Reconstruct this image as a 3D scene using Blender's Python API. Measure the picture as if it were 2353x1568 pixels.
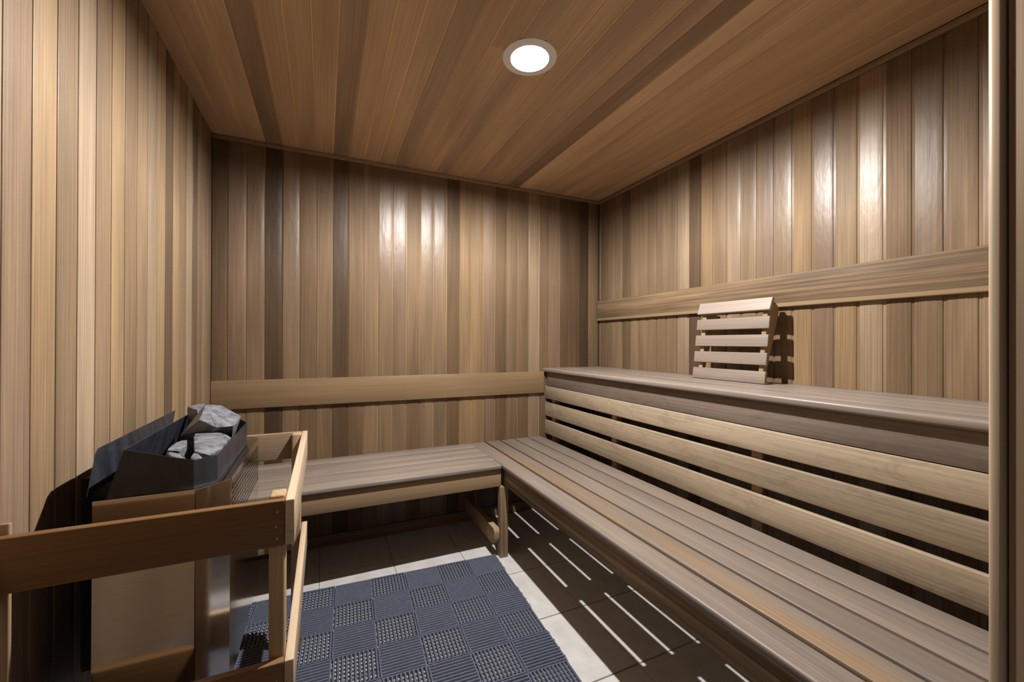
import bpy, bmesh, math, random
from mathutils import Vector, Matrix

for o in list(bpy.data.objects):
    bpy.data.objects.remove(o)
scene = bpy.context.scene
COL = scene.collection

# ------------------------------------------------------------------ camera
H = 1.107
cam_data = bpy.data.cameras.new('camera')
cam = bpy.data.objects.new('camera', cam_data)
COL.objects.link(cam)
cam_data.sensor_width = 36.0
cam_data.lens = 943.4 * 36.0 / 2353.0
cam_data.clip_start = 0.02
R_, U_, F_ = Vector((.9097, -.4152, .0034)), Vector((-.0044, -.0015, 1.0)), Vector((.4151, .9097, .0032))
cam.matrix_world = Matrix(((R_.x, U_.x, -F_.x, 0), (R_.y, U_.y, -F_.y, 0), (R_.z, U_.z, -F_.z, H), (0, 0, 0, 1)))
scene.camera = cam

# ------------------------------------------------------------------ world, exposure
world = bpy.data.worlds.new('world')
scene.world = world
world.use_nodes = True
bg = world.node_tree.nodes['Background']
bg.inputs[0].default_value = (.85, .92, 1.0, 1)      # dim fill light added, coming in through the open door
bg.inputs[1].default_value = .025
vs = scene.view_settings
vs.view_transform = 'Standard'
vs.look = 'None'
vs.gamma = 1.0
vs.use_curve_mapping = False
vs.exposure = 0.0
LAMP = 21500.0
LAMP_COLOR = (1.0, .965, .93)

# ------------------------------------------------------------------ main dimensions (metres)
YB, XL, XR, ZC = 2.44, -.505, 1.806, 2.125
YF = .2535                      # room side of the front wall
PITCH = .0797                   # boards of back wall, left wall and ceiling
rng = random.Random(7)

# ------------------------------------------------------------------ materials
def new_mat(name):
    m = bpy.data.materials.new(name)
    m.use_nodes = True
    nt = m.node_tree
    return m, nt, nt.nodes['Principled BSDF']

def node(nt, kind, **kw):
    n = nt.nodes.new(kind)
    for k, v in kw.items():
        if k == 'op':
            n.operation = v
        elif hasattr(n, k):
            setattr(n, k, v)
        else:
            n.inputs[k].default_value = v
    return n

def ramp(nt, src, stops):
    r = nt.nodes.new('ShaderNodeValToRGB')
    el = r.color_ramp.elements
    while len(el) < len(stops):
        el.new(.5)
    for e, (p, v) in zip(el, stops):
        e.position = p
        e.color = (v, v, v, 1) if isinstance(v, (int, float)) else (*v, 1)
    nt.links.new(src, r.inputs[0])
    return r.outputs[0]

def wood(name, contrast=1.0, rough=(.30, .55), aniso=.0, bump=.25, wobble=.0, grey=None, grey_amount=0.0,
         coarse=1.0, dirt=0.0, specular=.5, sap=False, tint=None):
    """planks: grain runs along local X; colour and gloss come from the object colour."""
    m, nt, b = new_mat(name)
    L = nt.links.new
    tc = node(nt, 'ShaderNodeTexCoord')
    oi = node(nt, 'ShaderNodeObjectInfo')
    off = node(nt, 'ShaderNodeVectorMath', op='SCALE')
    cmb = node(nt, 'ShaderNodeCombineXYZ')
    L(oi.outputs['Random'], cmb.inputs[0]); L(oi.outputs['Random'], cmb.inputs[1]); L(oi.outputs['Random'], cmb.inputs[2])
    L(cmb.outputs[0], off.inputs[0]); off.inputs['Scale'].default_value = 37.0
    add = node(nt, 'ShaderNodeVectorMath', op='ADD')
    L(tc.outputs['Object'], add.inputs[0]); L(off.outputs[0], add.inputs[1])

    def noise(sx, sy, sz, detail=3, dist=0.0, rough_=.55):
        mp = node(nt, 'ShaderNodeMapping')
        mp.inputs['Scale'].default_value = (sx, sy, sz)
        L(add.outputs[0], mp.inputs[0])
        n = node(nt, 'ShaderNodeTexNoise')
        n.inputs['Scale'].default_value = 1.0
        n.inputs['Detail'].default_value = detail
        n.inputs['Distortion'].default_value = dist
        n.inputs['Roughness'].default_value = rough_
        L(mp.outputs[0], n.inputs[0])
        return n.outputs['Fac']
    fine = noise(2.2, 170 * coarse, 170 * coarse, 4)
    # growth-ring figure: rings around an axis that wanders along the plank
    bend = noise(1.6, 9, 9, 2)
    mp = node(nt, 'ShaderNodeMapping'); mp.inputs['Scale'].default_value = (.9, 46 * coarse, 46 * coarse)
    L(add.outputs[0], mp.inputs[0])
    wv = node(nt, 'ShaderNodeTexWave', wave_type='BANDS', bands_direction='Y', wave_profile='SAW')
    wv.inputs['Scale'].default_value = .75
    wv.inputs['Distortion'].default_value = 7.0
    wv.inputs['Detail'].default_value = 2.0
    wv.inputs['Detail Scale'].default_value = .35
    L(mp.outputs[0], wv.inputs[0])
    blotch = noise(1.3, 14, 14, 3, .6)
    f1 = ramp(nt, fine, [(.30, 1 - .20 * contrast), (.72, 1 + .10 * contrast)])
    f2 = ramp(nt, wv.outputs['Fac'], [(.0, 1 + .05 * contrast), (.72, 1 - .02 * contrast), (1.0, 1 - .15 * contrast)])
    f3 = ramp(nt, blotch, [(.30, 1 - .13 * contrast), (.68, 1 + .10 * contrast)])
    def mul(a, c):
        n = node(nt, 'ShaderNodeVectorMath', op='MULTIPLY')
        L(a, n.inputs[0]); L(c, n.inputs[1])
        return n.outputs[0]
    col = mul(mul(mul(oi.outputs['Color'], f1), f2), f3)
    if grey is not None:
        g = noise(2.4, 16, 16, 5, .8)
        gf = ramp(nt, g, [(.40, 0.0), (.62, grey_amount)])
        mx = node(nt, 'ShaderNodeMix', data_type='RGBA')
        L(gf, mx.inputs[0]); L(col, mx.inputs[6])
        gg = node(nt, 'ShaderNodeVectorMath', op='MULTIPLY'); L(f1, gg.inputs[0]); gg.inputs[1].default_value = grey
        L(gg.outputs[0], mx.inputs[7])
        col = mx.outputs[2]
    if dirt:
        d = noise(9, 22, 22, 5, 1.2, .7)
        df = ramp(nt, d, [(.50, 1.0), (.74, 1 - dirt)])
        col = mul(col, df)
    # long slow change of tone along the plank
    slow = noise(.9, 5, 5, 1)
    col = mul(col, ramp(nt, slow, [(.32, .84), (.66, 1.12)]))
    if tint is not None:
        tn = node(nt, 'ShaderNodeVectorMath', op='MULTIPLY'); L(col, tn.inputs[0]); tn.inputs[1].default_value = tint
        col = tn.outputs[0]
    if sap:                                    # pale sapwood along the lower edge
        sp = node(nt, 'ShaderNodeSeparateXYZ'); L(tc.outputs['Object'], sp.inputs[0])
        wob = node(nt, 'ShaderNodeMath', op='MULTIPLY_ADD'); L(bend, wob.inputs[0]); wob.inputs[1].default_value = .010; L(sp.outputs[1], wob.inputs[2])
        sm = node(nt, 'ShaderNodeMapRange'); L(wob.outputs[0], sm.inputs[0])
        sm.inputs['From Min'].default_value = .021; sm.inputs['From Max'].default_value = .026
        mx = node(nt, 'ShaderNodeMix', data_type='RGBA'); L(sm.outputs[0], mx.inputs[0])
        mx.inputs[6].default_value = (.30, .215, .125, 1); L(col, mx.inputs[7])
        col = mx.outputs[2]
    L(col, b.inputs['Base Color'])
    # gloss: object alpha 0..1 chooses roughness, broken up by grain
    rm = node(nt, 'ShaderNodeMapRange')
    rm.inputs['To Min'].default_value = rough[1]; rm.inputs['To Max'].default_value = rough[0]
    L(oi.outputs['Alpha'], rm.inputs[0])
    ra = node(nt, 'ShaderNodeMath', op='MULTIPLY_ADD')
    L(fine, ra.inputs[0]); ra.inputs[1].default_value = -.16; L(rm.outputs[0], ra.inputs[2])
    rb = node(nt, 'ShaderNodeMath', op='ADD'); L(ra.outputs[0], rb.inputs[0]); rb.inputs[1].default_value = .08
    L(rb.outputs[0], b.inputs['Roughness'])
    sl = node(nt, 'ShaderNodeMapRange'); L(oi.outputs['Alpha'], sl.inputs[0])
    sl.inputs['To Min'].default_value = specular * .25; sl.inputs['To Max'].default_value = specular
    L(sl.outputs[0], b.inputs['Specular IOR Level'])
    hair = noise(7, 620, 620, 2)
    bp = node(nt, 'ShaderNodeBump'); bp.inputs['Strength'].default_value = bump; bp.inputs['Distance'].default_value = .0012
    hs = node(nt, 'ShaderNodeMath', op='MULTIPLY_ADD'); L(hair, hs.inputs[0]); hs.inputs[1].default_value = .35; L(fine, hs.inputs[2])
    L(hs.outputs[0], bp.inputs['Height'])
    nrm = bp.outputs[0]
    if wobble:
        w = noise(7, 24, 24, 3)
        bp2 = node(nt, 'ShaderNodeBump'); bp2.inputs['Strength'].default_value = wobble; bp2.inputs['Distance'].default_value = .004
        L(w, bp2.inputs['Height']); L(nrm, bp2.inputs['Normal'])
        nrm = bp2.outputs[0]
    L(nrm, b.inputs['Normal'])
    if aniso:
        tv = node(nt, 'ShaderNodeVectorTransform', vector_type='VECTOR', convert_from='OBJECT', convert_to='WORLD')
        tv.inputs[0].default_value = (0, 1, 0)
        b.inputs['Anisotropic'].default_value = aniso
        L(tv.outputs[0], b.inputs['Tangent'])
    return m

M = {}
M['wall'] = wood('cedar_wall', 1.15, (.39, .58), aniso=.5, bump=.26, wobble=.65, specular=.5)
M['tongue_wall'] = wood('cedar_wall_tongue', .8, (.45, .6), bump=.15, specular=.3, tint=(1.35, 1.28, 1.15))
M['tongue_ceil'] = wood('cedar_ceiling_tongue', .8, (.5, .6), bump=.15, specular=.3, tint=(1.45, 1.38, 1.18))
M['ceil'] = wood('cedar_ceiling', .8, (.42, .60), bump=.2, wobble=.15)
M['bench'] = wood('cedar_bench', 1.0, (.34, .5), bump=.3, wobble=.12, grey=(.235, .200, .175), grey_amount=.75, coarse=.9)
M['riser'] = wood('cedar_riser', .9, (.42, .58), bump=.25, wobble=.1, coarse=.8, dirt=.28)
M['rail'] = wood('cedar_rail', 1.9, (.46, .6), bump=.35, coarse=.6, specular=.35)
M['railsap'] = wood('cedar_rail_sapwood', 2.2, (.46, .6), bump=.35, coarse=.5, specular=.3, sap=True)
M['pale'] = wood('hemlock_guard', .7, (.40, .55), bump=.2, coarse=.8)
M['slab'], nt, b = new_mat('wall_backing')
b.inputs['Base Color'].default_value = (.05, .03, .018, 1); b.inputs['Roughness'].default_value = .9

def simple(name, color, rough, metal=0.0, noise_scale=None, noise_amt=.2, bump=0.0, spec=.5):
    m, nt, b = new_mat(name)
    b.inputs['Base Color'].default_value = (*color, 1)
    b.inputs['Roughness'].default_value = rough
    b.inputs['Metallic'].default_value = metal
    b.inputs['Specular IOR Level'].default_value = spec
    if noise_scale:
        tc = node(nt, 'ShaderNodeTexCoord')
        mp = node(nt, 'ShaderNodeMapping'); mp.inputs['Scale'].default_value = noise_scale
        nt.links.new(tc.outputs['Object'], mp.inputs[0])
        n = node(nt, 'ShaderNodeTexNoise'); n.inputs['Scale'].default_value = 1; n.inputs['Detail'].default_value = 6
        nt.links.new(mp.outputs[0], n.inputs[0])
        f = ramp(nt, n.outputs['Fac'], [(.3, 1 - noise_amt), (.7, 1 + noise_amt)])
        mu = node(nt, 'ShaderNodeVectorMath', op='MULTIPLY'); mu.inputs[1].default_value = color
        nt.links.new(f, mu.inputs[0]); nt.links.new(mu.outputs[0], b.inputs['Base Color'])
        if bump:
            bp = node(nt, 'ShaderNodeBump'); bp.inputs['Strength'].default_value = bump; bp.inputs['Distance'].default_value = .003
            nt.links.new(n.outputs['Fac'], bp.inputs['Height']); nt.links.new(bp.outputs[0], b.inputs['Normal'])
    return m
M['tile'] = simple('porcelain_tile', (.62, .60, .58), .45, noise_scale=(14, 14, 14), noise_amt=.10, spec=.2)
M['grout'] = simple('grout', (.33, .31, .29), .9)
M['mat'] = simple('grey_blue_vinyl', (.120, .135, .185), .42, noise_scale=(60, 60, 60), noise_amt=.12)
M['steel'] = simple('brushed_steel', (.58, .555, .54), .12, 1.0, noise_scale=(4, 4, 300), noise_amt=.04)
M['black'] = simple('black_sheet_steel', (.021, .023, .031), .42, 0.0, noise_scale=(30, 30, 8), noise_amt=.5, spec=.6)
M['inner'] = simple('heater_inside', (.015, .014, .013), .8)
M['stone'] = simple('peridotite_stone', (.150, .157, .178), .55, noise_scale=(46, 46, 46), noise_amt=.55, bump=1.0)
M['reflector'] = simple('grey_reflector', (.22, .22, .22), .5)
M['white'] = simple('white_enamel', (.80, .81, .79), .4)
M['nail'] = simple('nail_head', (.45, .36, .26), .4, .6)
M['lens'], nt, b = new_mat('lamp_lens')
b.inputs['Emission Color'].default_value = (*LAMP_COLOR, 1)
b.inputs['Emission Strength'].default_value = LAMP

# ------------------------------------------------------------------ mesh helpers
def mesh_obj(name, me, mat, parent=None, mw=None, color=None):
    o = bpy.data.objects.new(name, me)
    COL.objects.link(o)
    if mat is not None and not me.materials:
        me.materials.append(mat)
    mw = mw if mw is not None else Matrix()
    if parent is not None:
        o.parent = parent
        o.matrix_local = parent.matrix_world.inverted() @ mw
    else:
        o.matrix_world = mw
    if color is not None:
        o.color = color
    return o

def empty(name, loc, label, cat, group=None):
    o = bpy.data.objects.new(name, None)
    COL.objects.link(o)
    o.location = loc
    o.matrix_world = Matrix.Translation(loc)
    o.empty_display_size = .1
    tag(o, label, cat, group)
    return o

def tag(o, label, cat, group=None):
    o['label'] = label
    o['category'] = cat
    if group:
        o['group'] = group

def structure(o, label=None):
    o['kind'] = 'structure'
    if label:
        o['label'] = label
    return o

def from_bm(bm, name, sharp=35):
    bmesh.ops.recalc_face_normals(bm, faces=bm.faces)
    me = bpy.data.meshes.new(name)
    bm.to_mesh(me)
    bm.free()
    me.polygons.foreach_set('use_smooth', [True] * len(me.polygons))
    me.set_sharp_from_angle(angle=math.radians(sharp))
    return me

def bm_box(bm, x0, x1, y0, y1, z0, z1):
    v = [bm.verts.new((x, y, z)) for x in (x0, x1) for y in (y0, y1) for z in (z0, z1)]
    for f in ((0, 1, 3, 2), (4, 6, 7, 5), (0, 4, 5, 1), (2, 3, 7, 6), (0, 2, 6, 4), (1, 5, 7, 3)):
        bm.faces.new([v[i] for i in f])
    return v

_cache = {}
def plank_mesh(l, w, t, bev, seg, mat):
    """box, length on X from 0, width on Y from 0, face at z=0 going down by t; all long edges eased."""
    key = (round(l, 4), round(w, 4), round(t, 4), bev, seg, mat)
    if key not in _cache:
        bm = bmesh.new()
        bm_box(bm, 0, l, 0, w, -t, 0)
        if bev:
            bmesh.ops.bevel(bm, geom=list(bm.edges), offset=bev, segments=seg, affect='EDGES', profile=.5)
        me = from_bm(bm, 'plank_%s' % mat, 50)
        me.materials.append(M[mat])
        _cache[key] = me
    return _cache[key]

def frame(origin, xdir, zdir):
    x = Vector(xdir).normalized(); z = Vector(zdir).normalized(); y = z.cross(x)
    o = Vector(origin)
    return Matrix(((x.x, y.x, z.x, o.x), (x.y, y.y, z.y, o.y), (x.z, y.z, z.z, o.z), (0, 0, 0, 1)))

def plank(name, parent, lo, hi, along, mat, color, bev=.0025, seg=2):
    """axis-aligned plank filling the box lo..hi with its grain along axis 'along'."""
    lo, hi = Vector(lo), Vector(hi)
    d = hi - lo
    a = 'xyz'.index(along)
    rest = [i for i in range(3) if i != a]
    wi, ti = (rest[0], rest[1]) if d[rest[0]] >= d[rest[1]] else (rest[1], rest[0])
    ax = Vector((0, 0, 0)); ax[a] = 1
    tz = Vector((0, 0, 0)); tz[ti] = 1
    wy = tz.cross(ax)
    org = Vector(lo)
    org[ti] = hi[ti]
    if wy[wi] < 0:
        org[wi] = hi[wi]
    me = plank_mesh(d[a], d[wi], d[ti], bev, seg, mat)
    return mesh_obj(name, me, None, parent, frame(org, ax, tz), color)

def tone(t, hue='n', gloss=.5):
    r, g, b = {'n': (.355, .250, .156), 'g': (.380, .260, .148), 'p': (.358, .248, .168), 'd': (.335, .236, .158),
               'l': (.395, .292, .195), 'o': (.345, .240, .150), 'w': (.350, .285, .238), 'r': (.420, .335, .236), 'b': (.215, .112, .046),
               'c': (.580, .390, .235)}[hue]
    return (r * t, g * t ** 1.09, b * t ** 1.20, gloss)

# ------------------------------------------------------------------ room shell
def slab(name, lo, hi, mat='slab'):
    bm = bmesh.new()
    bm_box(bm, lo[0], hi[0], lo[1], hi[1], lo[2], hi[2])
    me = from_bm(bm, name)
    return structure(mesh_obj(name, me, M[mat]))

BT = .012      # board thickness in front of the backing
wall_back = slab('wall_back', (XL - .1, YB + BT, -.05), (XR + .1, YB + .12, ZC + .1))
wall_left = slab('wall_left', (XL - .12, YF - .1, -.05), (XL - BT, YB + BT, ZC + .1))
wall_right = slab('wall_right', (XR + BT, YF - .1, -.05), (XR + .12, YB + BT, ZC + .1))
floor = slab('floor', (XL - .12, -1.2, -.08), (XR + .12, YB + .12, -.004), 'grout')

# the ceiling backing has a round cut-out for the recessed lamp
LX, LY, LR = .663, 1.308, .078
bm = bmesh.new()
N = 48
z0, z1 = ZC + BT, ZC + .10
x0, x1, y0, y1 = XL - .12, XR + .12, YF - .1, YB + .12
def square_pt(a):
    c, s = math.cos(a), math.sin(a)
    ts = []
    if c > 1e-9: ts.append((x1 - LX) / c)
    if c < -1e-9: ts.append((x0 - LX) / c)
    if s > 1e-9: ts.append((y1 - LY) / s)
    if s < -1e-9: ts.append((y0 - LY) / s)
    t = min(ts)
    return LX + t * c, LY + t * s
angs = [2 * math.pi * i / N for i in range(N)] + [math.atan2(y - LY, x - LX) % (2 * math.pi) for x in (x0, x1) for y in (y0, y1)]
angs.sort()
ring = []
for a in angs:
    ox, oy = square_pt(a)
    ix, iy = LX + LR * math.cos(a), LY + LR * math.sin(a)
    ring.append([bm.verts.new(p) for p in ((ix, iy, z0), (ox, oy, z0), (ox, oy, z1), (ix, iy, z1))])
for i in range(len(ring)):
    p, q = ring[i], ring[(i + 1) % len(ring)]
    for k in range(4):
        bm.faces.new((p[k], q[k], q[(k + 1) % 4], p[(k + 1) % 4]))
ceiling = structure(mesh_obj('ceiling', from_bm(bm, 'ceiling'), M['slab']))

# tongue-and-groove board: face, eased edges, recessed tongue strip on the +Y side
def board_mesh(length, pitch, mat, tongue=.0065, name='board', ends=None, deep=.0026, pale=False):
    f = pitch - tongue
    cr = .0011 if pitch > .03 else 0                # slight crown of the face
    prof = [(0, -BT), (0, -.0012), (.0004, -.0004), (.0012, 0), (f * .25, cr * .75), (f * .5, cr), (f * .75, cr * .75), (f - .0028, 0),
            (f - .0011, -.0007), (f, -.0020), (f, -deep), (pitch, -deep), (pitch, -BT)]
    if ends:                                   # extra stations across the width for a curved cut
        st = [i * f / 24 for i in range(2, 23)]
        prof = prof[:4] + [(y, cr * (1 - (2 * y / f - 1) ** 2)) for y in st] + prof[7:]
        prof = [p for p in prof[:3]] + sorted(prof[3:-5], key=lambda p: p[0]) + prof[-5:]
    bm = bmesh.new()
    lo_, hi_ = ends if ends else ((lambda y: 0), (lambda y: length))
    a = [bm.verts.new((lo_(y), y, z)) for y, z in prof]
    c = [bm.verts.new((hi_(y), y, z)) for y, z in prof]
    n = len(prof)
    for i in range(n):
        j = (i + 1) % n
        bm.faces.new((a[i], a[j], c[j], c[i]))
    bm.faces.new(a); bm.faces.new(list(reversed(c)))
    me = from_bm(bm, name, 22)
    me.materials.append(M[mat])
    if pale:                                   # the recessed tongue gets a lighter tint than the face
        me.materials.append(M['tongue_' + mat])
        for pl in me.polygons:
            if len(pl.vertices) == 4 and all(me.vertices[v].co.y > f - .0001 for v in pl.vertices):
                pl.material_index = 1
    return me

BACK = ('.66n .88p .90n .50d .98n .84n .94n .60d .86n 1.02n .94n .92p .98n 1.0n 1.0n .70n 1.10g 1.0g 1.0p .76n 1.0n .82n 1.16l '
        '.86n 1.0p .72n .64n .50d .92n')
RIGHT = ('.80n .92n 1.0n .74n .96n .92n .94n 1.0n 1.06n 1.12l .60d 1.04g .94n 1.08l .94n .92p 1.0n 1.08g .88p 1.04g 1.08l .84n .90n '
         '.96n 1.0n .95n .9n 1.0n .95p 1.0n')
LEFT = ('.86n .92n .88n .70n 1.12l .92n 1.10g .66d 1.14g 1.06l .96n .90n 1.12g 1.04n 1.28l .96n 1.06g .98p 1.22l 1.0n .95n 1.0n 1.0n '
        '.95n 1.0n 1.0n .95n 1.0n 1.0n 1.0n')
CEIL = ('.92n .96g 1.0g .72d .92n .94n .96n .80d .98n 1.0g .98n .86d .96n .96n .92p .98n .94n .90p .96n .88p .72d 1.14g .98n .96n '
        '.94n .98n .92n .88n 1.0n')
def parse(s):
    return [(1 + (float(t[:-1]) - 1) * 1.3, t[-1]) for t in s.split()]
def glossy():
    return rng.choice([.25, .45, .6, .7, .85, 1.0])

BACK_GLOSS = [{'0': .12, '1': .35, '2': .65, '3': 1.0}[c] for c in '03323001' '0033033' '001300233' '020000']
RIGHT_GLOSS = [{'0': .1, '1': .35, '2': .65, '3': 1.0}[c] for c in '0011001111' '0013223031' '30202111111111']
# back wall: boards run up, first one is narrower (cut at the corner)
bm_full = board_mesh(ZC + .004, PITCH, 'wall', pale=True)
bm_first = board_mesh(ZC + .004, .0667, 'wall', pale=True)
x = XL
for i, (t, h) in enumerate(parse(BACK)):
    me = bm_first if i == 0 else bm_full
    # +Z local = -Y world (towards the room), X local = up, Y local = +X world
    w = .0667 if i == 0 else PITCH
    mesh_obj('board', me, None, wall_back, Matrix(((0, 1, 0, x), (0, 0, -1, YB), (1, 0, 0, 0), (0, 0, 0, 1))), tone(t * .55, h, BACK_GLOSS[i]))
    x += w
# left wall: from the back corner towards the door; tongue on the far side
bm_left = board_mesh(ZC + .004, PITCH, 'wall', .0105, deep=.0022)
n_left = int((YB - YF) / PITCH) + 1
lt = parse(LEFT)
for k in range(n_left):
    y = YB - PITCH * (k + 1)
    t, h = lt[k % len(lt)]
    mesh_obj('board', bm_left, None, wall_left, Matrix(((0, 0, 1, XL), (0, 1, 0, y), (1, 0, 0, 0), (0, 0, 0, 1))), tone(t * .78, h, glossy()))
# right wall: tongue on the near side
PR = .0785
bm_right = board_mesh(ZC + .004, PR, 'wall', .0092, deep=.0030)
rt_ = parse(RIGHT)
n_right = int((YB - .02 - YF) / PR) + 1
for k in range(n_right):
    y = YB - .019 - PR * k
    t, h = rt_[k % len(rt_)]
    mesh_obj('board', bm_right, None, wall_right, Matrix(((0, 0, -1, XR), (0, -1, 0, y), (1, 0, 0, 0), (0, 0, 0, 1))), tone(t * .60, h, RIGHT_GLOSS[k % len(RIGHT_GLOSS)]))
corner_strip = board_mesh(ZC + .004, .019, 'wall', .004)
mesh_obj('board', corner_strip, None, wall_right, Matrix(((0, 0, -1, XR), (0, -1, 0, YB), (1, 0, 0, 0), (0, 0, 0, 1))), tone(.5, 'n', .4))

# ceiling boards run from the door to the back wall, in line with the back wall boards
LEN_C = YB - YF + .02
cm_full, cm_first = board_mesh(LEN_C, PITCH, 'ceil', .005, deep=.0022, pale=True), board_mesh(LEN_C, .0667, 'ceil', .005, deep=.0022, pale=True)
x = XL
YS = YF - .02
for i, (t, h) in enumerate(parse(CEIL)):
    w = .0667 if i == 0 else PITCH
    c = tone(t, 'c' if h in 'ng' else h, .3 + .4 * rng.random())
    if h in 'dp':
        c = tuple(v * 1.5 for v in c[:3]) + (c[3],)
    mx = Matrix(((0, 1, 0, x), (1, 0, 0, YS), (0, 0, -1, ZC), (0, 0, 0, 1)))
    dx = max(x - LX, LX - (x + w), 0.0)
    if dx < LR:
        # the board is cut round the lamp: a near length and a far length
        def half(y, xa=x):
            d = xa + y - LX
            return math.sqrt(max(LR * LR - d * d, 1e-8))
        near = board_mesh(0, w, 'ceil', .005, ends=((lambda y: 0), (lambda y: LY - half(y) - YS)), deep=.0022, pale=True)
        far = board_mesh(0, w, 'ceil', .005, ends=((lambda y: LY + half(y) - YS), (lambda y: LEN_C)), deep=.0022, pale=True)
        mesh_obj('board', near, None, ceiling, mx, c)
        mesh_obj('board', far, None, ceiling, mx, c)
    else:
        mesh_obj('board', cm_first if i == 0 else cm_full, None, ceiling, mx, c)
    x += w

# floor tiles
TP = .336
tile_me = None
bm = bmesh.new()
bm_box(bm, .0015, TP - .0015, .0015, TP - .0015, -.006, 0)
bmesh.ops.bevel(bm, geom=[e for e in bm.edges if all(v.co.z > -.001 for v in e.verts)], offset=.0012, segments=1, affect='EDGES')
tile_me = from_bm(bm, 'tile')
tile_me.materials.append(M['tile'])
for i in range(-5, 3):
    for j in range(-8, 2):
        xx, yy = .990 + TP * i, 1.788 + .339 * j
        if xx > XR or yy > YB or yy < -1.0:
            continue
        mesh_obj('tile', tile_me, None, floor, Matrix.Translation((xx, yy, 0)))

# front wall with the open doorway the camera stands in
DX0, DX1, DH = -.27, .930, 2.0
front = slab('wall_front', (DX1 + .03, .13, -.05), (XR + .1, YF - BT, ZC + .1))
bm = bmesh.new()
bm.from_mesh(front.data)
bm_box(bm, XL - .1, DX0 - .03, .11, YF - BT, -.05, ZC + .1)
bm_box(bm, DX0 - .03, DX1 + .03, .11, YF - BT, DH + .03, ZC + .1)
bm.to_mesh(front.data); bm.free()
x = DX1 + .075
while x < XR - .01:
    w = min(PITCH, XR - x)
    if w > .03:
        me = bm_full if w == PITCH else board_mesh(ZC + .004, w, 'wall')
        mesh_obj('board', me, None, front, Matrix(((0, -1, 0, x + w), (0, 0, 1, YF), (1, 0, 0, 0), (0, 0, 0, 1))), tone(rng.uniform(.8, 1.05), 'n', .4))
    x += w
x = DX0 - .075
while x > XL + .03:
    w = min(PITCH, x - XL)
    me = bm_full if w == PITCH else board_mesh(ZC + .004, w, 'wall')
    mesh_obj('board', me, None, front, Matrix(((0, -1, 0, x), (0, 0, 1, YF), (1, 0, 0, 0), (0, 0, 0, 1))), tone(rng.uniform(.8, 1.05), 'n', .4))
    x -= w
# door casing and jambs
casing = bpy.data.objects.new('trim_3', None); COL.objects.link(casing); structure(casing, 'wooden casing and jamb lining around the open doorway')
CC = tone(1.15, 'l', 1.0)
plank('casing', casing, (DX1, YF, 0), (DX1 + .073, YF + .0185, DH + .07), 'z', 'pale', CC, .0065, 4)
plank('casing', casing, (DX0 - .073, YF, 0), (DX0, YF + .0185, DH + .07), 'z', 'pale', CC, .0065, 4)
plank('casing', casing, (DX0 + .001, YF, DH), (DX1 - .001, YF + .0185, DH + .07), 'x', 'pale', CC, .0065, 4)
JC = tone(.70, 'n', .6)
plank('jamb', casing, (DX1 + .004, .09, 0), (DX1 + .029, YF - .002, DH + .028), 'z', 'pale', JC, .002)
plank('jamb', casing, (DX0 - .029, .09, 0), (DX0 - .004, YF - .002, DH + .028), 'z', 'pale', JC, .002)
plank('jamb', casing, (DX0 - .003, .09, DH + .004), (DX1 + .003, YF - .002, DH + .028), 'x', 'pale', JC, .002)

# ceiling strips and base board
t1 = plank('trim_1', None, (XL + .001, YB - .016, ZC - .021), (XR - .016, YB - .0008, ZC - .0012), 'x', 'ceil', tone(.8, 'p', .5), .002); structure(t1)
t2 = plank('trim_2', None, (XR - .015, YF + .002, ZC - .021), (XR - .0008, YB - .001, ZC - .0012), 'y', 'ceil', tone(.8, 'n', .5), .002); structure(t2)
bb = plank('baseboard_back', None, (XL + .001, YB - .012, .001), (XR - .001, YB - .0008, .062), 'x', 'wall', tone(.7, 'd', .3), .002); structure(bb)

# ------------------------------------------------------------------ ceiling lamp
lamp = empty('ceiling_light', (LX, LY, ZC - .006), 'round recessed ceiling downlight with white trim ring, glowing', 'ceiling light')
def lathe(name, prof, mat, parent, closed=False, n=64):
    bm = bmesh.new()
    rings = [[bm.verts.new((r * math.cos(2 * math.pi * i / n), r * math.sin(2 * math.pi * i / n), z)) for i in range(n)] for r, z in prof]
    pairs = list(zip(rings, rings[1:])) + ([(rings[-1], rings[0])] if closed else [])
    for a, c in pairs:
        for i in range(n):
            j = (i + 1) % n
            bm.faces.new((a[i], a[j], c[j], c[i]))
    return mesh_obj(name, from_bm(bm, name, 40), M[mat], parent, Matrix.Translation((LX, LY, ZC)))
lathe('trim_ring', [(.097, -.0008), (.0965, -.0022), (.094, -.0030), (.086, -.0040), (.076, -.0048), (.0680, -.0048), (.0668, -.0036), (.0668, .002), (.074, .002), (.076, -.0008)], 'white', lamp, True)
lathe('reflector', [(.0672, -.001), (.046, .048), (.0001, .050), (.0001, .0515), (.0475, .0498), (.0686, .0015)], 'reflector', lamp)
BR, BZC = .015, .014
lathe('bulb', [(BR * math.cos(a), BZC + BR * math.sin(a)) for a in [math.radians(d) for d in (26, 8, -10, -28, -46, -64, -80)]] + [(.0004, BZC - BR)], 'lens', lamp, n=32)

# ------------------------------------------------------------------ wall rails
r1 = plank('wall_rail', None, (XL + .002, YB - .0215, .770), (1.342, YB - .0008, .912), 'x', 'pale', tone(.62, 'g', .4), .002)
tag(r1, 'plain brown wooden rail board across the back wall above the lower bench', 'rail')
r2 = plank('wall_rail', None, (XR - .0225, YF + .003, 1.262), (XR - .0008, YB - .0005, 1.402), 'y', 'railsap', tone(.56, 'n', .4), .004)
tag(r2, 'wooden rail board with dark wavy grain on the right wall above the upper bench', 'rail')

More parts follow.
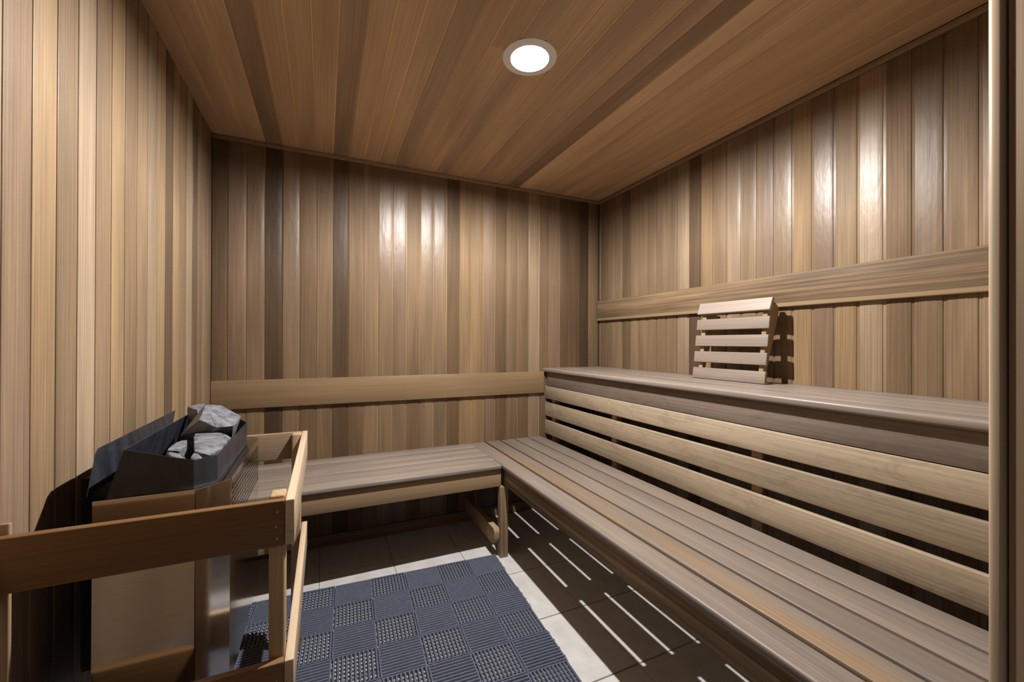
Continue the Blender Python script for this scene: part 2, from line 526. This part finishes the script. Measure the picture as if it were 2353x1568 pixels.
# ------------------------------------------------------------------ lower bench along the back wall
ZL, ZU = .477, .935
YE = YF + .020                     # near ends of the benches along the right wall
bk = empty('sauna_bench', (.16, 2.18, 0), 'short low slatted bench along the back wall behind the heater', 'bench')
tones_b = [.98, 1.02, .98, 1.0, 1.06]
XE = .832
for i in range(5):
    y1_ = YB - .001 - .1008 * i
    y0_ = y1_ - .0962
    plank('plank', bk, (XL + .003, y0_, ZL - .024), (XE, y1_, ZL), 'x', 'bench', tone(tones_b[i] * .86, 'w', .5), .007 if i == 4 else .003, 3)
plank('front_rail', bk, (XL + .003, 1.952, .364), (XE, 1.972, .452), 'x', 'pale', tone(1.0, 'g', .3), .002)
for xx in (-.40, .21, .60):
    plank('support', bk, (xx, 1.9735, .392), (xx + .038, YB - .001, .452), 'y', 'pale', tone(.8, 'n', .2), .002)
plank('leg', bk, (-.44, 1.974, .0005), (-.402, 2.012, .451), 'z', 'pale', tone(.85, 'n', .2), .002)

# ------------------------------------------------------------------ lower bench along the right wall
br_ = empty('sauna_bench', (1.09, 1.3, 0), 'long low slatted bench with worn grey planks along the right wall', 'bench')
cols = [tone(.84, 'w', .6), tone(.82, 'o', .6), tone(.72, 'w', .6), tone(.70, 'w', .6), tone(.76, 'w', .6)]
for i in range(5):
    xa = .834 + .1012 * i
    plank('plank', br_, (xa, YE, ZL - .024), (xa + .0890, YB - .001, ZL), 'y', 'bench', cols[i], .006 if i == 0 else .003, 3)
plank('front_rail', br_, (.851, YE, .364), (.871, YB - .001, .452), 'y', 'rail', tone(.72, 'n', .3), .002)
for yy in (2.24, 1.85, 1.45, 1.05, .65, .25):
    plank('support', br_, (.872, yy, .392), (1.352, yy + .082, .452), 'x', 'pale', tone(.8, 'n', .2), .002)
plank('leg', br_, (.823, 1.938, .0005), (.8445, 1.978, .3632), 'z', 'pale', tone(.86, 'n', .3), .002)
plank('leg', br_, (.8455, 1.938, .0005), (.867, 1.978, .3632), 'z', 'pale', tone(.90, 'g', .3), .002)
plank('leg', br_, (.823, .26, .0005), (.867, .30, .3632), 'z', 'pale', tone(.86, 'n', .3), .002)
# floor brace with chamfered end, beside the leg
bm = bmesh.new()
pr = [(1.960, .078), (1.945, .095), (1.945, .135), (1.957, .152), (2.4265, .152), (2.4265, .066), (1.972, .066)]
va = [bm.verts.new((y - 1.945, 0, z - .152)) for y, z in pr]
vb = [bm.verts.new((y - 1.945, .030, z - .152)) for y, z in pr]
for i in range(len(pr)):
    j = (i + 1) % len(pr)
    bm.faces.new((va[i], va[j], vb[j], vb[i]))
bm.faces.new(va); bm.faces.new(list(reversed(vb)))
bmesh.ops.bevel(bm, geom=list(bm.edges), offset=.0015, segments=1, affect='EDGES')
me = from_bm(bm, 'brace', 30)
mesh_obj('brace', me, M['pale'], br_, Matrix(((0, -1, 0, .8222), (1, 0, 0, 1.945), (0, 0, 1, .152), (0, 0, 0, 1))), tone(.95, 'g', .2))

# ------------------------------------------------------------------ upper bench with slatted riser
ub = empty('sauna_bench', (1.57, 1.3, 0), 'high upper bench with slatted riser front along the right wall', 'bench')
uc = [.90, .92, .88, .9, .92]
for i in range(5):
    xa = 1.338 + .0936 * i
    plank('plank', ub, (xa, YE, ZU - .026), (min(xa + .0902, XR - .001), YB - .001, ZU), 'y', 'bench', tone(uc[i], 'w', .7), .008 if i == 0 else .003, 3)
plank('front_rail', ub, (1.360, YE, .8155), (1.379, YB - .0225, .9085), 'y', 'riser', tone(.62, 'w', .5), .002)
for (za, zb, t, h) in ((.7305, .8135, 1.0, 'r'), (.613, .7035, .92, 'r'), (.4935, .584, .94, 'r')):
    plank('riser_slat', ub, (1.360, YE, za), (1.379, YB - .0225 if za > .75 else YB - .001, zb), 'y', 'riser', tone(t, h, .4), .003, 2)
for yy in (2.36, 1.735, .955, .25):
    plank('upright', ub, (1.3798, yy - .019, .0005), (1.418, yy + .019, ZU - .0268), 'z', 'pale', tone(.85, 'n', .2), .002)
    plank('support', ub, (1.4185, yy - .019, ZU - .094), (XR - .001, yy + .019, ZU - .0268), 'x', 'pale', tone(.8, 'n', .2), .002)

# ------------------------------------------------------------------ portable backrest on the upper bench
bkr = empty('backrest', (1.66, 1.29, ZU), 'portable five-slat wooden backrest leaning on the right wall', 'backrest')
Y0, Y1 = 1.109, 1.475
# wedge-shaped side pieces
for ya, yb in ((1.130, 1.150), (1.436, 1.456)):
    pr = [(1.668, ZU + .0012), (1.681, ZU + .0012), (1.782, 1.254), (1.760, 1.278), (1.7135, 1.302), (1.7045, 1.245)]
    bm = bmesh.new()
    va = [bm.verts.new((z - ZU, x - 1.668, 0)) for x, z in pr]
    vb = [bm.verts.new((z - ZU, x - 1.668, yb - ya)) for x, z in pr]
    for i in range(len(pr)):
        j = (i + 1) % len(pr)
        bm.faces.new((va[i], va[j], vb[j], vb[i]))
    bm.faces.new(va); bm.faces.new(list(reversed(vb)))
    bmesh.ops.bevel(bm, geom=list(bm.edges), offset=.0012, segments=1, affect='EDGES')
    mesh_obj('side_piece', from_bm(bm, 'side_piece', 30), M['pale'], bkr,
             Matrix(((0, 1, 0, 1.668), (0, 0, 1, ya), (1, 0, 0, ZU), (0, 0, 0, 1))), tone(.82, 'g', .3))
# slats: tilted with the side pieces
def slat(zc, w, tilt, xfront, c, t=.015):
    n = Vector((-math.cos(tilt), 0, math.sin(tilt)))          # outward normal
    me = plank_mesh(Y1 - Y0, w, t, .003, 3, 'pale')
    x_ = Vector((0, 1, 0)); z_ = n; y_ = z_.cross(x_)
    org = Vector((xfront, Y0, zc)) - y_ * (w / 2)
    o = mesh_obj('slat', me, None, bkr, Matrix(((x_.x, y_.x, z_.x, org.x), (x_.y, y_.y, z_.y, org.y), (x_.z, y_.z, z_.z, org.z), (0, 0, 0, 1))), c)
    return o
tl = math.atan2(.0365, .307)
for k, zc in enumerate((.9632, 1.041, 1.118, 1.1955)):
    xs = 1.6515 + (zc - .94) * math.tan(tl)
    slat(zc, .0525, tl, xs, tone((.86, .78, .78, .80)[k], 'w', .35))
slat(1.2755, .058, math.radians(22), 1.6935, tone(.98, 'w', .4))

# ------------------------------------------------------------------ heater guard fence
gd = empty('heater_guard', (-.28, 1.34, 0), 'wooden guard fence of horizontal rails around the heater', 'guard rail')
XI, XO = -.074, -.056
YA, YZ = .980, 1.713
for z0, z1 in ((.680, .775), (.347, .438)):
    plank('rail', gd, (XL + .001, YA, z0), (XI - .0006, YA + .018, z1), 'x', 'pale', tone(.95, 'b', .35), .0025, 3)
    plank('rail', gd, (XI, YA, z0), (XO, YZ, z1), 'y', 'pale', tone(1.45, 'l', .35), .0025, 3)
    plank('rail', gd, (XL + .001, YZ - .018, z0), (XI - .0006, YZ, z1), 'x', 'pale', tone(.95, 'n', .35), .0025, 3)
GP = tone(1.12, 'g', .3)
plank('post', gd, (-.105, YA + .0185, .0005), (XI - .0006, 1.042, .781), 'z', 'pale', GP, .005, 3)
plank('post', gd, (-.105, 1.653, .0005), (XI - .0006, YZ - .0185, .777), 'z', 'pale', GP, .005, 3)
plank('post', gd, (XL + .001, YA + .0185, .0005), (-.490, 1.0065, .793), 'z', 'pale', tone(.85, 'p', .3), .002)
plank('post', gd, (XL + .001, 1.653, .0005), (-.484, YZ - .0185, .775), 'z', 'pale', tone(.85, 'n', .3), .002)

# nail heads on the guard's front rail
bm = bmesh.new()
bmesh.ops.create_circle(bm, cap_ends=True, segments=8, radius=.0022)
nail_me = from_bm(bm, 'nail'); nail_me.materials.append(M['nail'])
for xx, zz in ((-.088, .752), (-.0905, .722), (-.0885, .697), (-.088, .400)):
    mesh_obj('nail', nail_me, None, gd, Matrix(((1, 0, 0, xx), (0, 0, -1, YA - .0004), (0, 1, 0, zz), (0, 0, 0, 1))))

# ------------------------------------------------------------------ heater
hx0, hx1, hy0, hy1, hz0, hz1, ch = -0.4042, -0.1922, 1.0509, 1.5679, 0.3296, 0.7968, 0.0517
ht = empty('sauna_heater', (-.31, 1.31, hz0), 'stainless steel sauna heater with black stone tray against the left wall', 'heater')
def sheet(name, pts, mat, parent, th=.0016, inward=None, bev=.0):
    """thin bent sheet through the polygons in pts, thickened."""
    bm = bmesh.new()
    vs_ = {}
    for poly in pts:
        f = []
        for p in poly:
            k = tuple(round(c, 5) for c in p)
            if k not in vs_:
                vs_[k] = bm.verts.new(p)
            f.append(vs_[k])
        bm.faces.new(f)
    bmesh.ops.recalc_face_normals(bm, faces=bm.faces)
    bmesh.ops.solidify(bm, geom=list(bm.faces), thickness=th)
    return mesh_obj(name, from_bm(bm, name, 20), M[mat], parent)
def wall_quad(a, b_, z0, z1):
    return [(a[0], a[1], z0), (b_[0], b_[1], z0), (b_[0], b_[1], z1), (a[0], a[1], z1)]
P0, P1, P2, P3, P4, P5 = (hx0, hy0), (hx1 - ch, hy0), (hx1, hy0 + ch), (hx1, hy1 - .028), (hx1 - .028, hy1), (hx0, hy1)
sheet('front_panel', [wall_quad(P0, P1, hz0, hz1)], 'steel', ht)
sheet('corner_panel', [wall_quad((P1[0] + .0006, P1[1] + .0004), P2, hz0, hz1)], 'steel', ht)
sheet('back_panel', [wall_quad(P3, P4, hz0, hz1), wall_quad(P4, P5, hz0, hz1)], 'steel', ht)
# side panel: plain below, slotted above
zs = 0.6680
sheet('side_panel', [wall_quad((hx1, P2[1] + .0006), P3, hz0, zs)], 'steel', ht)
bm = bmesh.new()
ny, nz = 17, 9
ya, yb, za, zb = P2[1] + .016, P3[1] - .014, zs + .001, hz1 - .020
dy, dz = (yb - ya) / ny, (zb - za) / nz
for i in range(ny):
    for j in range(nz):
        sh = 0
        y0_, z0_ = ya + i * dy, za + j * dz
        out = [(y0_, z0_), (y0_ + dy, z0_), (y0_ + dy, z0_ + dz), (y0_, z0_ + dz)]
        inn = [(y0_ + .10 * dy, z0_ + .22 * dz), (y0_ + .60 * dy, z0_ + .12 * dz), (y0_ + .90 * dy, z0_ + .78 * dz), (y0_ + .40 * dy, z0_ + .88 * dz)]
        vo = [bm.verts.new((hx1, *p)) for p in out]; vi = [bm.verts.new((hx1, *p)) for p in inn]
        for k in range(4):
            bm.faces.new((vo[k], vo[(k + 1) % 4], vi[(k + 1) % 4], vi[k]))
for (a0, a1, b0, b1) in ((P2[1] + .0006, ya, zs, hz1), (yb, P3[1], zs, hz1), (ya, yb, zb, hz1), (ya, yb, zs, za)):
    bm.faces.new([bm.verts.new((hx1, *p)) for p in ((a0, b0), (a1, b0), (a1, b1), (a0, b1))])
bmesh.ops.remove_doubles(bm, verts=bm.verts, dist=.0001)
bmesh.ops.recalc_face_normals(bm, faces=bm.faces)
bmesh.ops.solidify(bm, geom=list(bm.faces), thickness=.0012)
mesh_obj('perforated_panel', from_bm(bm, 'perforated_panel', 20), M['steel'], ht)
# folded top rim and the dark core behind
rim = []
ins = .030
Q0, Q1, Q2, Q3, Q4, Q5 = (hx0, hy0 + .008), (hx1 - ch - .004, hy0 + .008), (hx1 - ins, hy0 + ch + .006), (hx1 - ins, hy1 - .05), (hx1 - ins - .01, hy1 - .03), (hx0, hy1 - .03)
outer = [P0, P1, P2, P3, P4, P5]; inner = [Q0, Q1, Q2, Q3, Q4, Q5]
for i in range(5):
    a, b2, c2, d2 = outer[i], outer[i + 1], inner[i + 1], inner[i]
    rim.append([(*a, hz1 + .0012), (*b2, hz1 + .0012), (*c2, hz1 - .004), (*d2, hz1 - .004)])
sheet('top_rim', rim, 'steel', ht, .0012)
bm = bmesh.new()
bm_box(bm, hx0 + .004, hx1 - .034, hy0 + .060, hy1 - .04, hz0 + .02, hz1 - .012)
mesh_obj('core', from_bm(bm, 'core'), M['inner'], ht)
bm = bmesh.new()
bm_box(bm, XL + .003, hx0 - .002, 1.262, hy1 - .02, hz0 + .02, hz1 - .006)
mesh_obj('mounting_box', from_bm(bm, 'mounting_box'), M['black'], ht)
# stone tray of black sheet: low at the room side, high at the wall side
TB = hz1 - .003
tb = [(-0.3892, 1.0622), (-0.2482, 1.0603), (-0.2129, 1.0904), (-0.2129, 1.4664), (-0.2350, 1.5040), (-0.3892, 1.5040)]
tt = [(-0.3619, 1.0622, 0.8908), (-0.2482, 1.0603, 0.8570), (-0.2129, 1.0904, 0.8574), (-0.2129, 1.4664, 0.8617), (-0.2350, 1.5040, 0.8654), (-0.3619, 1.5040, 0.8936)]
tray = []
for i in range(6):
    j = (i + 1) % 6
    tray.append([(*tb[i], TB), (*tb[j], TB), tt[j], tt[i]])
sheet('stone_tray', tray, 'black', ht, .0015)
sheet('tray_floor', [[(x_, y_, hz1 - .001) for x_, y_ in tb]], 'inner', ht, .0015)
# heat deflector plate standing between tray and wall
sheet('deflector_plate', [[(-0.4230, 1.0810, 0.8006), (-0.4343, 1.1449, 0.8729), (-0.4362, 1.1600, 0.8786), (-0.4399, 1.6657, 0.8823), (-0.4249, 1.5604, 0.8006)]], 'black', ht, .0015)

# ------------------------------------------------------------------ stones in the tray
def stone(pts, label):
    bm = bmesh.new()
    c = Vector((0, 0, 0))
    for p in pts:
        c += Vector(p)
    c /= len(pts)
    zmin = min(p[2] for p in pts)
    base = Vector((c.x, c.y, zmin))
    for p in pts:
        bm.verts.new(Vector(p) - base)
    r = bmesh.ops.convex_hull(bm, input=bm.verts)
    junk = [g for g in r['geom_interior'] if isinstance(g, bmesh.types.BMVert)]
    if junk:
        bmesh.ops.delete(bm, geom=junk, context='VERTS')
    bmesh.ops.bevel(bm, geom=list(bm.edges), offset=.0012, segments=1, affect='EDGES')
    bmesh.ops.triangulate(bm, faces=bm.faces)
    bmesh.ops.subdivide_edges(bm, edges=[e for e in bm.edges if e.calc_length() > .02], cuts=2, use_grid_fill=True)
    rr = random.Random(len(label))
    for v in bm.verts:
        v.co += Vector((rr.uniform(-1, 1), rr.uniform(-1, 1), rr.uniform(-1, 1))) * .0010
    o = mesh_obj('heater_stone', from_bm(bm, 'heater_stone', 18), M['stone'], None, Matrix.Translation(base))
    tag(o, label, 'stone', 'stones in the heater tray')
    return o
BZ = hz1 + .0015
stone([(-0.3046, 1.4100, 0.9293), (-0.2970, 1.3160, 0.9021), (-0.2547, 1.2878, 0.8833), (-0.2218, 1.3160, 0.8786), (-0.2190, 1.4100, 0.8899), (-0.2754, 1.4476, 0.9199),
       (-0.3431, 1.3348, 0.8588), (-0.2463, 1.3818, 0.8494), (-0.3205, 1.3724, 0.8560), (-0.2839, 1.3273, 0.8993), (-0.3102, 1.4100, BZ), (-0.2463, 1.4100, BZ),
       (-0.2679, 1.4758, BZ), (-0.3309, 1.3677, BZ)], 'largest angular grey stone with pale sloping top on the heater')
stone([(-0.3600, 1.4664, 0.9190), (-0.3205, 1.4777, 0.9237), (-0.3309, 1.4429, 0.9087), (-0.3403, 1.4570, 0.9002), (-0.3224, 1.4523, 0.9190), (-0.3516, 1.4805, BZ), (-0.3243, 1.4899, BZ),
       (-0.3478, 1.4523, BZ), (-0.3243, 1.4570, BZ)], 'pointed grey stone standing behind the largest stone')
stone([(-0.2980, 1.2784, 0.8720), (-0.2463, 1.2991, 0.8673), (-0.2181, 1.2596, 0.8607), (-0.2181, 1.2220, 0.8607), (-0.2200, 1.1656, 0.8541), (-0.2350, 1.1252, 0.8494),
       (-0.2651, 1.1374, 0.8607), (-0.2801, 1.1938, 0.8673), (-0.2782, 1.2502, 0.8739), (-0.2463, 1.2032, 0.8664), (-0.2895, 1.2643, BZ), (-0.2256, 1.2831, BZ), (-0.2237, 1.1750, BZ),
       (-0.2491, 1.1421, BZ), (-0.2707, 1.1703, BZ)], 'broad blue grey stone with a rounded top in the middle of the tray')
stone([(-0.3177, 1.2220, 0.8673), (-0.3055, 1.2455, 0.8654), (-0.2933, 1.1938, 0.8645), (-0.2942, 1.1449, 0.8598), (-0.3196, 1.1938, 0.8664), (-0.3177, 1.1468, 0.8654),
       (-0.3290, 1.1656, BZ), (-0.2970, 1.1609, BZ), (-0.3027, 1.2361, BZ), (-0.3365, 1.2220, BZ)], 'narrow grey stone between the broad stone and the tall tray side')
stone([(-0.3083, 1.1092, 0.8673), (-0.3027, 1.1205, 0.8664), (-0.2660, 1.0772, 0.8588), (-0.2848, 1.0791, 0.8617), (-0.2820, 1.1064, 0.8635), (-0.3196, 1.0810, BZ), (-0.2707, 1.0772, BZ),
       (-0.2782, 1.1092, BZ), (-0.3243, 1.1186, BZ)], 'low pale stone along the front edge of the tray')
stone([(-0.2594, 1.1064, 0.8635), (-0.2482, 1.0998, 0.8607), (-0.2388, 1.0810, 0.8560), (-0.2519, 1.0754, 0.8551), (-0.2594, 1.0838, 0.8588), (-0.2604, 1.0810, BZ), (-0.2463, 1.0801, BZ),
       (-0.2444, 1.0979, BZ), (-0.2594, 1.1073, BZ)], 'smallest stone, whitish, in the front tray corner')

# ------------------------------------------------------------------ interlocking floor mat
TS = .1516
ang = math.radians(-2.77)
mt = empty('floor_mat', (.049, 2.007, 0), 'blue grey basket-weave drainage mat of interlocking tiles on the floor', 'mat')
def mat_tile():
    bm = bmesh.new()
    n = 11
    p = TS / n
    e = TS - .0012
    # rounded bars along X
    for i in range(n):
        y = .0006 + p * (i + .5)
        pr = [(-.0037, .0046), (-.0037, .0098), (-.0021, .0122), (.0021, .0122), (.0037, .0098), (.0037, .0046)]
        a = [bm.verts.new((.0012, y + dy_, z)) for dy_, z in pr]
        c = [bm.verts.new((e, y + dy_, z)) for dy_, z in pr]
        for k in range(6):
            bm.faces.new((a[k], a[(k + 1) % 6], c[(k + 1) % 6], c[k]))
        bm.faces.new(a); bm.faces.new(list(reversed(c)))
    # cross bars underneath and end bars
    for i in range(9):
        x = .003 + (TS - .006) * i / 8
        w = .0018 if 0 < i < 8 else .0022
        top = .0058 if 0 < i < 8 else .0112
        bm_box(bm, x - w, x + w, .001, e, .0008, top)
    # connector nubs
    for i in (1, 4, 7, 10):
        y = .0006 + p * (i + .5)
        bm_box(bm, e, e + .0045, y - .0030, y + .0030, .002, .0095)
    me = from_bm(bm, 'mat_tile', 40)
    me.materials.append(M['mat'])
    return me
tile = mat_tile()
ca, sa = math.cos(ang), math.sin(ang)
RZ = Matrix.Rotation(ang, 4, 'Z')
for r in range(0, 12):
    for c in range(-3, 5):
        # grid vertex (top-left corner) of this tile
        ox = .049 + TS * (c * ca) + TS * (r * sa)
        oy = 2.007 + TS * (c * sa) - TS * (r * ca)
        base = Matrix.Translation((ox, oy, 0)) @ RZ
        if (r + c) % 2 == 0:
            loc = Matrix.Translation((0, -TS, 0))                       # bars across the room
        else:
            loc = Matrix(((0, 1, 0, 0), (-1, 0, 0, 0), (0, 0, 1, 0), (0, 0, 0, 1)))   # bars along the room
        mesh_obj('mat_tile', tile, None, mt, base @ loc)
